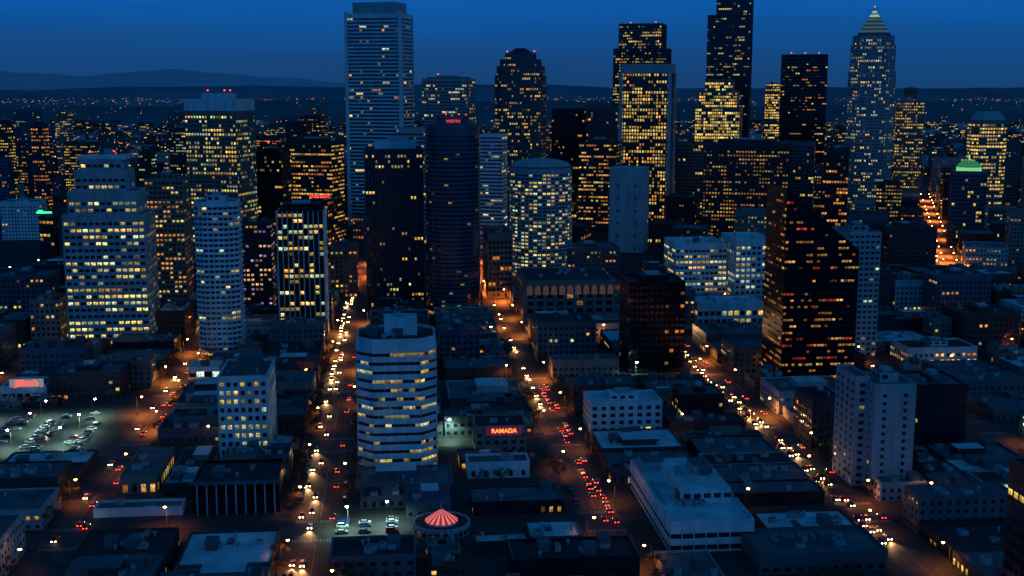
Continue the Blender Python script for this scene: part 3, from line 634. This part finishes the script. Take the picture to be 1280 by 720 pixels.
for k in range(-8,3):
    for j in range(0,9):
        for (a,c) in ((0.1,.5),(.5,.9)):
            for (e,f) in ((.08,.5),(.5,.92)):
                v=k*100+((a+c)/2)*100; u=j*105+((e+f)/2)*105; p=O+dv*v+du*u
                if p.y<1010: continue
                w=37*R.uniform(.85,1);d=42*R.uniform(.85,1); h_=R.choice((15,20,28,35,45))+ (10 if p.y>1300 else 0)
                if k==-1 and c>.6: h_=R.choice((12,16,22)); 
                pl=rect(p.x,p.y,w,d,-rad(22)); pr=project((p.x,p.y,h_))
                if not(-40<pr[0]<1320) or occupied(pl,0): continue
                wl=R.choice(LOWW); b=Bld('mid_rise_building',labels[wl]+' downtown mid rise building',p.x,p.y,group='downtown mid rise buildings')
                b.body(pl,0,h_,wl,R.choice((R_dark,R_mid))); b.facade(pl,0,h_,wl,fh=3.8,bw=3,ww=.5,wh=.42,p=R.choice((.02,.08,.2,.45)),pal=P_mix,gain=.6); b.units(p.x,p.y,w,d,h_-1,-rad(22),2); reserve(pl); b.finish(); n2+=1
print('fillers',cnt,n2,'empty',len(EMPTY))
# ================================================================ templates
def cyl(b,x0,y0,z0,x1,y1,z1,r0,r1,m,n=7):
    A=Vector((x0,y0,z0));B=Vector((x1,y1,z1));d=(B-A).normalized(); u=d.orthogonal().normalized(); v=d.cross(u)
    p=[[tuple(P+u*r*cos(2*pi*i/n)+v*r*sin(2*pi*i/n)) for i in range(n)] for P,r in ((A,r0),(B,r1))]
    for i in range(n): j=(i+1)%n; b.poly([p[0][i],p[0][j],p[1][j],p[1][i]],m)
    b.poly(p[1],m); b.poly(p[0][::-1],m)
def multi_copy(parts,name,label,cat,group,loc,rotz):
    root=bpy.data.objects.new(name,None); COL.objects.link(root); root.location=loc; root.rotation_euler=(0,0,rotz)
    root['label']=label; root['category']=cat; root['group']=group; root.empty_display_size=1
    for pn,data in parts:
        o=bpy.data.objects.new(pn,data); o.parent=root; COL.objects.link(o)
    return root
def lampmeshes(glass):
    b=Buf(); cyl(b,0,0,0,0,0,8.6,.13,.08,M_pole); b.prism(circ(0,0,.25,8),0,.5,M_pole); pole=b.mesh('pole')
    b=Buf(); cyl(b,0,0,8.3,1.2,0,9,.06,.05,M_pole,5); cyl(b,1.2,0,9,2.3,0,9.05,.05,.05,M_pole,5); arm=b.mesh('arm')
    b=Buf(); b.frus(rect(2.5,0,.7,.4),9.0,rect(2.5,0,.4,.2),9.2,M_pole); hd=b.mesh('lamp_head')
    b=Buf(); b.frus(circ(2.5,0,.25,8),8.5,circ(2.5,0,.5,8),8.75,glass); b.frus(circ(2.5,0,.5,8),8.75,circ(2.5,0,.4,8),8.995,glass,True); b.poly([(2.5+.25*cos(2*pi*(i+.5)/8),.25*sin(-2*pi*(i+.5)/8),8.5) for i in range(8)],glass); ln=b.mesh('lens')
    return [('pole',pole),('arm',arm),('lamp_head',hd),('lens',ln)]
LO=lampmeshes(M_lampO); LW=lampmeshes(M_lampW)
def light(n,col,e,size=150):
    l=bpy.data.lights.new(n,'SPOT'); l.color=col; l.energy=e; l.shadow_soft_size=.4; l.spot_size=rad(size); l.spot_blend=.6; return l
LtO=light('sodium_light',(1,.25,.035),3800,140); LtOf=light('sodium_light_strong',(1,.26,.035),17000,155); LtX=light('sodium_light_canyon',(1,.2,.025),55000,168); LtW=light('white_light',(.55,1,.72),9000,150)
nl=0
def lamp(x,y,rz,white=False,strong=0,lit=True):
    global nl
    pr=project((x,y,0)); 
    if not(-30<pr[0]<1310 and pr[1]<790): return
    if occupied([(x,y)],-.1) : return
    parts=LW if white else LO
    r=multi_copy(parts,'street_lamp','tall street lamp with '+('white' if white else 'orange')+' light beside the road','street lamp','street lamps along the avenues',(x,y,.13),rz)
    if lit:
        l=bpy.data.objects.new('lamp_light',LtW if white else (LtO,LtOf,LtX)[strong]); COL.objects.link(l); l.parent=r; l.location=(2.5,0,8.3)
    nl+=1
for a in AVE:
    if a<-320 or a>480: continue
    y=345; k=0
    while y<1120:
        side=1 if k%2 else -1
        if min(abs(y-c) for c in CR)>8 and R.random()<.94:
            st_=0
            if a in(-29,75): st_=2 if y>860 else (1 if y>620 else 0)
            elif a in (-118,175): st_=1 if 540<y<900 else 0
            lamp(a+side*(halfw(a)+1),y,0 if side<0 else pi,strong=st_,lit=(R.random()<(.8 if y<760 or st_ else .5)))
        y+=R.choice((28,33,40)); k+=1
for c in CR[:6]:
    for x in range(-300,500,36):
        if min(abs(x-a) for a in AVE)>14 and R.random()<.6: lamp(x,c+8,-pi/2,white=False if R.random()>.1 else True,lit=R.random()<.4)
for i in range(16):
    for sd in (-1,1):
        p=O+du*(i*45+5)+dv*(sd*8); lamp(p.x,p.y,(0 if sd<0 else pi)-rad(22),strong=2,lit=(i+sd)%2==0 or i<6)
OCCs=OCC; OCC=[]
for x in (PARK[0]+10,PARK[0]+34,PARK[0]+58):
    for y in (PARK[2]+12,PARK[2]+36,PARK[2]+60): lamp(x,y,R.uniform(0,6),white=True)
for x in (PARK2[0]+6,PARK2[0]+22): lamp(x,PARK2[2]+12,R.uniform(0,6),white=True)
OCC=OCCs
print('lamps',nl)
# cars
paints=[surf('car_paint_'+n,c,rough=.25,spec=.6,scale=.8,var=.1) for n,c in (('black',(.01,.01,.012)),('silver',(.3,.31,.33)),('white',(.5,.5,.5)),('red',(.3,.02,.02)),('blue',(.02,.05,.18)),('grey',(.12,.12,.13)))]
pn=['black','silver','white','red','blue','grey']
M_tyre=surf('tyre_rubber',(.02,.02,.02),scale=2)
def loft(b,secs,m):
    for s0,s1 in zip(secs,secs[1:]):
        def c(s): y,z0,z1,a,t=s; return [(-a,y,z0),(a,y,z0),(a,y,(z0+z1)/2+.05),(t,y,z1),(-t,y,z1),(-a,y,(z0+z1)/2+.05)]
        A,B=c(s0),c(s1)
        for i in range(6):
            j=(i+1)%6; b.poly([A[j],A[i],B[i],B[j]],m)
    y,z0,z1,a,t=secs[0]; mm=(z0+z1)/2+.05; b.poly([(-a,y,z0),(a,y,z0),(a,y,mm),(t,y,z1),(-t,y,z1),(-a,y,mm)],m)
    y,z0,z1,a,t=secs[-1]; mm=(z0+z1)/2+.05; b.poly([(-a,y,z0),(-a,y,mm),(-t,y,z1),(t,y,z1),(a,y,mm),(a,y,z0)],m)
def carparts(paint,suv):
    k=.25 if suv else 0
    b=Buf(); loft(b,[(-2.25,.35,.75,.8,.7),(-2.1,.25,.9,.88,.8),(-1.0,.22,.98,.91,.84),(1.3,.22,1.02,.91,.84),(2.1,.25,.95+k,.88,.78),(2.25,.4,.85+k,.8,.7)],paint)
    b.frus(rect(0,.25+k,1.3,2.0+k),1.40+k,rect(0,.25+k,1.2,1.8+k),1.45+k,paint); body=b.mesh('body')
    b=Buf(); b.frus(rect(0,.35+k*.5,1.62,3.0+k),.99,rect(0,.25+k,1.3,2.0+k),1.40+k,WIN); gl=b.mesh('cabin_glass')
    out=[('body',body),('cabin_glass',gl)]
    for x,y in ((-.82,-1.4),(.82,-1.4),(-.82,1.4),(.82,1.4)):
        b=Buf(); cyl(b,x-.11,y,.33,x+.11,y,.33,.33,.33,M_tyre,12); out.append(('wheel',b.mesh('wheel')))
    return out
def lightparts(on):
    out=[]
    for x in (-.62,.62):
        b=Buf(); b.frus(rect(x,-2.27,.42,.1),.55,rect(x,-2.27,.42,.1),.82,M_head if on else M_headoff); out.append(('headlight',b.mesh('headlight')))
        b=Buf(); b.frus(rect(x,2.28,.46,.1),.6,rect(x,2.28,.46,.1),.88,M_tail if on else M_tailoff); out.append(('taillight',b.mesh('taillight')))
    return out
LON,LOFF=lightparts(True),lightparts(False)
CARS=[[carparts(p,s) for s in (False,True)] for p in paints]
spot=bpy.data.lights.new('headlight_beam','SPOT'); spot.energy=5500; spot.color=(1,.5,.18); spot.spot_size=rad(70); spot.spot_blend=.8; spot.shadow_soft_size=.2
nc=0
def car(x,y,rz,on,beam=False,z=.012):
    global nc
    pr=project((x,y,1))
    if not(-10<pr[0]<1290 and pr[1]<735) or nc>=298: return
    i=R.randrange(6); s=R.random()<.4; D=math.hypot(x,y)
    ps=CARS[i][s]
    if D>720: ps=ps[:2]
    r=multi_copy(ps+(LON if on else LOFF),'driving_car' if on else 'parked_car',pn[i]+(' sport utility car' if s else ' sedan')+(' driving with its lights on' if on else ' parked with its lights off'),'car','cars driving in traffic' if on else 'parked cars',(x,y,z),rz)
    if beam:
        l=bpy.data.objects.new('headlight_beam',spot); COL.objects.link(l); l.parent=r; l.location=(0,-2.5,.9); l.rotation_euler=(rad(80),0,pi)
    nc+=1
def stream(a,lanes,y0,y1,gap,away,beamp=.2):
    for lx in lanes:
        y=y0+R.uniform(0,8)
        while y<y1:
            if min(abs(y-c) for c in CR)>6 or R.random()<.5: car(a+lx+R.uniform(-.4,.4),y,pi if away else 0,True,R.random()<beamp and not away)
            y+=R.choice(gap)*R.uniform(.85,1.25)
stream(175,(-5,-1.8),400,820,(7,9,13,19),False,.25)
stream(-29,(-6.5,),350,620,(10,14,24,40),False,.4)
stream(-29,(-3.2,),360,620,(18,30,50),False,.4)
stream(-29,(-6.3,),640,1000,(6,8,9,14,24),False,.25)
stream(-29,(-2.8,),640,1000,(7,9,12,20,30),False,.25)
stream(75,(1.7,4.8),400,640,(7,9,14,30),True)
stream(-29,(4.5,),380,760,(20,35,60),True)
stream(175,(4.5,),420,760,(25,35,50),True)
stream(75,(-3,),600,950,(20,30,45),False,.3)
stream(-118,(1.8,4.6),440,760,(18,26,45),True)
stream(-118,(-3,),430,740,(22,35,50),False,.3)
stream(275,(-3,),560,850,(30,50,60),False,.3)
for i,x in enumerate((PARK[0]+4,PARK[0]+9.5,PARK[0]+22,PARK[0]+27.5,PARK[0]+40,PARK[0]+45.5,PARK[0]+58,PARK[0]+63)):
    y=PARK[2]+4
    while y<PARK[3]-4:
        if R.random()<.5: car(x,y,pi/2*(1 if i%2 else -1),False,z=.14)
        y+=3.1
for x in (PARK2[0]+4,PARK2[0]+12,PARK2[0]+22):
    y=PARK2[2]+3
    while y<PARK2[3]-3:
        if R.random()<.7: car(x,y,pi/2,False,z=.14)
        y+=3.1
for a in (-29,75,175,-118):
    for sd in (-1,1):
        y=360
        while y<600:
            if min(abs(y-c) for c in CR)>16 and R.random()<.35: car(a+sd*(halfw(a)-1.1),y,0 if sd<0 else pi,False)
            y+=6.2
print('cars',nc)
# trees
M_bark=surf('tree_bark',(.08,.06,.045),scale=2); M_leaf=surf('tree_leaves',(.06,.06,.03),scale=1.2,var=.6,streak=False)
TREES=[]
for s in range(3):
    rr=random.Random(50+s); b=Buf(); cyl(b,0,0,0,.1,0,3,.22,.15,M_bark,8); cl=[]
    for k in range(8):
        a=k*2.4+s; L=rr.uniform(1.6,3); z0=rr.uniform(2.2,3.2); e=(cos(a)*L,sin(a)*L,z0+rr.uniform(1.4,3.6)); cyl(b,.08,0,z0,*e,.09,.03,M_bark,5); cl.append((*e,rr.uniform(.8,1.4)))
    cl.append((0,0,6.6,1.2)); tr=b.mesh('trunk'); b=Buf()
    for x,y,z,r in cl:
        for _ in range(60):
            v=Vector((rr.gauss(0,1),rr.gauss(0,1),rr.gauss(0,.8))).normalized()*r*rr.uniform(.4,1.1); c=Vector((x,y,z))+v
            q=Vector((rr.uniform(-1,1),rr.uniform(-1,1),rr.uniform(-1,1))).normalized(); u=q.orthogonal().normalized()*.22; w_=q.cross(u).normalized()*.16
            b.poly([c-u,c-w_,c+u,c+w_],M_leaf)
    TREES.append([('trunk',tr),('crown',b.mesh('crown'))])
nt_=0
for a in (-118,-29,75,175,275):
    for sd in (-1,1):
        y=350
        while y<760:
            if min(abs(y-c) for c in CR)>14 and R.random()<(.6 if a in(-29,75) else .35):
                x=a+sd*(halfw(a)+1.7); pr=project((x,y,3))
                if -10<pr[0]<1290 and pr[1]<760 and not occupied([(x,y)],.5):
                    multi_copy(R.choice(TREES),'street_tree','small leafy street tree on the pavement','tree','street trees',(x,y,.13),R.uniform(0,6)); nt_+=1
            y+=R.choice((9,10,13))
for pl in EMPTY:
    for _ in range(3):
        x=R.uniform(pl[0][0]+1,pl[1][0]-1); y=R.uniform(pl[0][1]+1,pl[2][1]-1)
        if nt_<290 and not occupied([(x,y)],3): multi_copy(R.choice(TREES),'street_tree','small leafy tree in an open lot','tree','street trees',(x,y,.13),R.uniform(0,6)); nt_+=1
print('trees',nt_)
# ================================================================ signs
def text_mesh(s,size,mat,ext=.08):
    cu=bpy.data.curves.new('t','FONT'); cu.body=s; cu.size=size; cu.extrude=ext; cu.align_x='CENTER'; cu.align_y='CENTER'; cu.offset=size*.012
    t=bpy.data.objects.new('t',cu); COL.objects.link(t); dg=bpy.context.evaluated_depsgraph_get()
    me=bpy.data.meshes.new_from_object(t.evaluated_get(dg)); bpy.data.objects.remove(t); me.materials.clear(); me.materials.append(mat); me.name='lettering'; return me
def sign(txt,size,x,y,z,label,mat,rz=0,panel=None,pw=0,ph=0):
    r=bpy.data.objects.new('sign',None); COL.objects.link(r); r.location=(x,y,z); r.rotation_euler=(0,0,rz); r['label']=label; r['category']='sign'
    l=obj('lettering',text_mesh(txt,size,mat),r,(0,-.3,0)); l.rotation_euler=(pi/2,0,0)
    if panel:
        b=Buf(); b.prism(rect(0,0,pw,.3),-ph/2,ph/2,panel,bottom=True); obj('panel',b.mesh('panel'),r)
    for sx in (-.35,.35):
        b=Buf(); cyl(b,sx*max(pw,size*2),.3,-ph/2-size*.9,sx*max(pw,size*2),.3,-ph/2+.05,.12,.12,M_pole,6); obj('bracket',b.mesh('bracket'),r)
    return r
M_lit_red=emis('orange_red_letters',(1,.13,.02),4)
sign('RAMADA',2.7,gr['cx']+gr['w']*.06,gr['cy']-gr['d']/2-.8,gr['h']-2.2,'purplish fascia sign with glowing red lettering',M_lit_red,0,emis('dim_purple_panel',(.35,.02,.12),.14),16,4.2)
sign("Jillian's",4.4,gj['cx']+gj['w']*.08,gj['cy']-gj['d']/2-.5,gj['h']+1.4,'white rooftop sign with glowing red lettering',M_redsign,0,emis('pale_lit_panel',(.8,.85,.85),.22),17,4.2)
sign('WESTIN',2.7,hot[0],hot[1]-hot[2]*.68,hot[3]+3.2,'red illuminated hotel name on the round tower',M_redsoft)
sign('Sheraton',5,gs['cx'],gs['cy']-14,gs['h']+4,'red illuminated rooftop hotel sign',emis('medium_red_neon',(1,.03,.02),2.2))
gg=far(48,72,266,1150,.5); build('hotel_block','dark block below a green rooftop sign',dict(gg,h=gg['h']-3),C_dark,p=.1).finish()
r=bpy.data.objects.new('sign',None); COL.objects.link(r); r.location=(gg['cx'],gg['cy']-12,gg['h']); r['label']='green illuminated rooftop sign bar'; r['category']='sign'
b=Buf(); b.prism(rect(0,0,13,.6),0,1.6,M_green,bottom=True); b.prism(rect(-3,0,4,.6),1.61,3,M_green); obj('panel',b.mesh('panel'),r)
b=Buf(); b.prism(rect(0,1,.3,.3),-3,1.5,M_pole); obj('bracket',b.mesh('bracket'),r)
# ================================================================ world, sun, camera
w=bpy.data.worlds.new('World'); scene.world=w; w.use_nodes=True; nt=w.node_tree; bg=nt.nodes['Background']
sk=N(nt,'ShaderNodeTexSky',sky_type='NISHITA'); sk.sun_disc=False; sk.sun_elevation=rad(1); sk.sun_rotation=rad(140)
tc=N(nt,'ShaderNodeTexCoord'); sp=N(nt,'ShaderNodeSeparateXYZ'); nt.links.new(tc.outputs['Generated'],sp.inputs[0])
# faint uneven haze in the lower sky
mpw=N(nt,'ShaderNodeMapping'); mpw.inputs['Scale'].default_value=(1,1,9); nt.links.new(tc.outputs['Generated'],mpw.inputs[0])
nw=N(nt,'ShaderNodeTexNoise'); nw.inputs['Scale'].default_value=3.5; nw.inputs['Detail'].default_value=5; nt.links.new(mpw.outputs[0],nw.inputs[0])
ns=N(nt,'ShaderNodeMapRange'); ns.inputs[1].default_value=.3; ns.inputs[2].default_value=.7; ns.inputs[3].default_value=-.008; ns.inputs[4].default_value=.008; nt.links.new(nw.outputs[0],ns.inputs[0])
az_=N(nt,'ShaderNodeMath',operation='ADD'); nt.links.new(sp.outputs[2],az_.inputs[0]); nt.links.new(ns.outputs[0],az_.inputs[1])
cr=N(nt,'ShaderNodeValToRGB'); e=cr.color_ramp.elements
st=[(0,(.008,.052,.165)),(.02,(.007,.06,.205)),(.045,(.004,.078,.3)),(.07,(.003,.1,.41)),(.12,(.002,.1,.4)),(.3,(.003,.08,.25)),(1,(.002,.042,.12))]
e[0].position=st[0][0]; e[0].color=(*st[0][1],1); e[1].position=1; e[1].color=(*st[-1][1],1)
for p,c in st[1:-1]:
    q=e.new(p); q.color=(*c,1)
nt.links.new(az_.outputs[0],cr.inputs[0])
g1=N(nt,'ShaderNodeMapRange'); g1.inputs[1].default_value=.2; g1.inputs[2].default_value=-1; g1.inputs[3].default_value=1; g1.inputs[4].default_value=1.9
nt.links.new(sp.outputs[1],g1.inputs[0])
mx=N(nt,'ShaderNodeVectorMath',operation='SCALE'); nt.links.new(cr.outputs[0],mx.inputs[0]); nt.links.new(g1.outputs[0],mx.inputs['Scale'])
sc=N(nt,'ShaderNodeVectorMath',operation='MULTIPLY'); sc.inputs[1].default_value=(.0006,.002,.005); nt.links.new(sk.outputs[0],sc.inputs[0])
ad=N(nt,'ShaderNodeVectorMath',operation='ADD'); nt.links.new(mx.outputs[0],ad.inputs[0]); nt.links.new(sc.outputs[0],ad.inputs[1])
nt.links.new(ad.outputs[0],bg.inputs[0]); bg.inputs[1].default_value=1.0
s=bpy.data.lights.new('sun','SUN'); s.energy=.07; s.angle=rad(20); s.color=(.4,.75,1); so=bpy.data.objects.new('sun',s); COL.objects.link(so)
so.rotation_euler=Vector((-.55,.75,-.35)).to_track_quat('-Z','Y').to_euler()
cd=bpy.data.cameras.new('camera'); co=bpy.data.objects.new('camera',cd); COL.objects.link(co)
cd.sensor_width=36; cd.lens=36*F/1280; cd.clip_start=1; cd.clip_end=80000
co.matrix_world=Matrix(((rt.x,up.x,-fw.x,0),(rt.y,up.y,-fw.y,0),(rt.z,up.z,-fw.z,H),(0,0,0,1)))
scene.camera=co
scene.view_settings.view_transform='Standard'; scene.view_settings.look='None'; scene.view_settings.exposure=0
print('objects',len(bpy.data.objects))
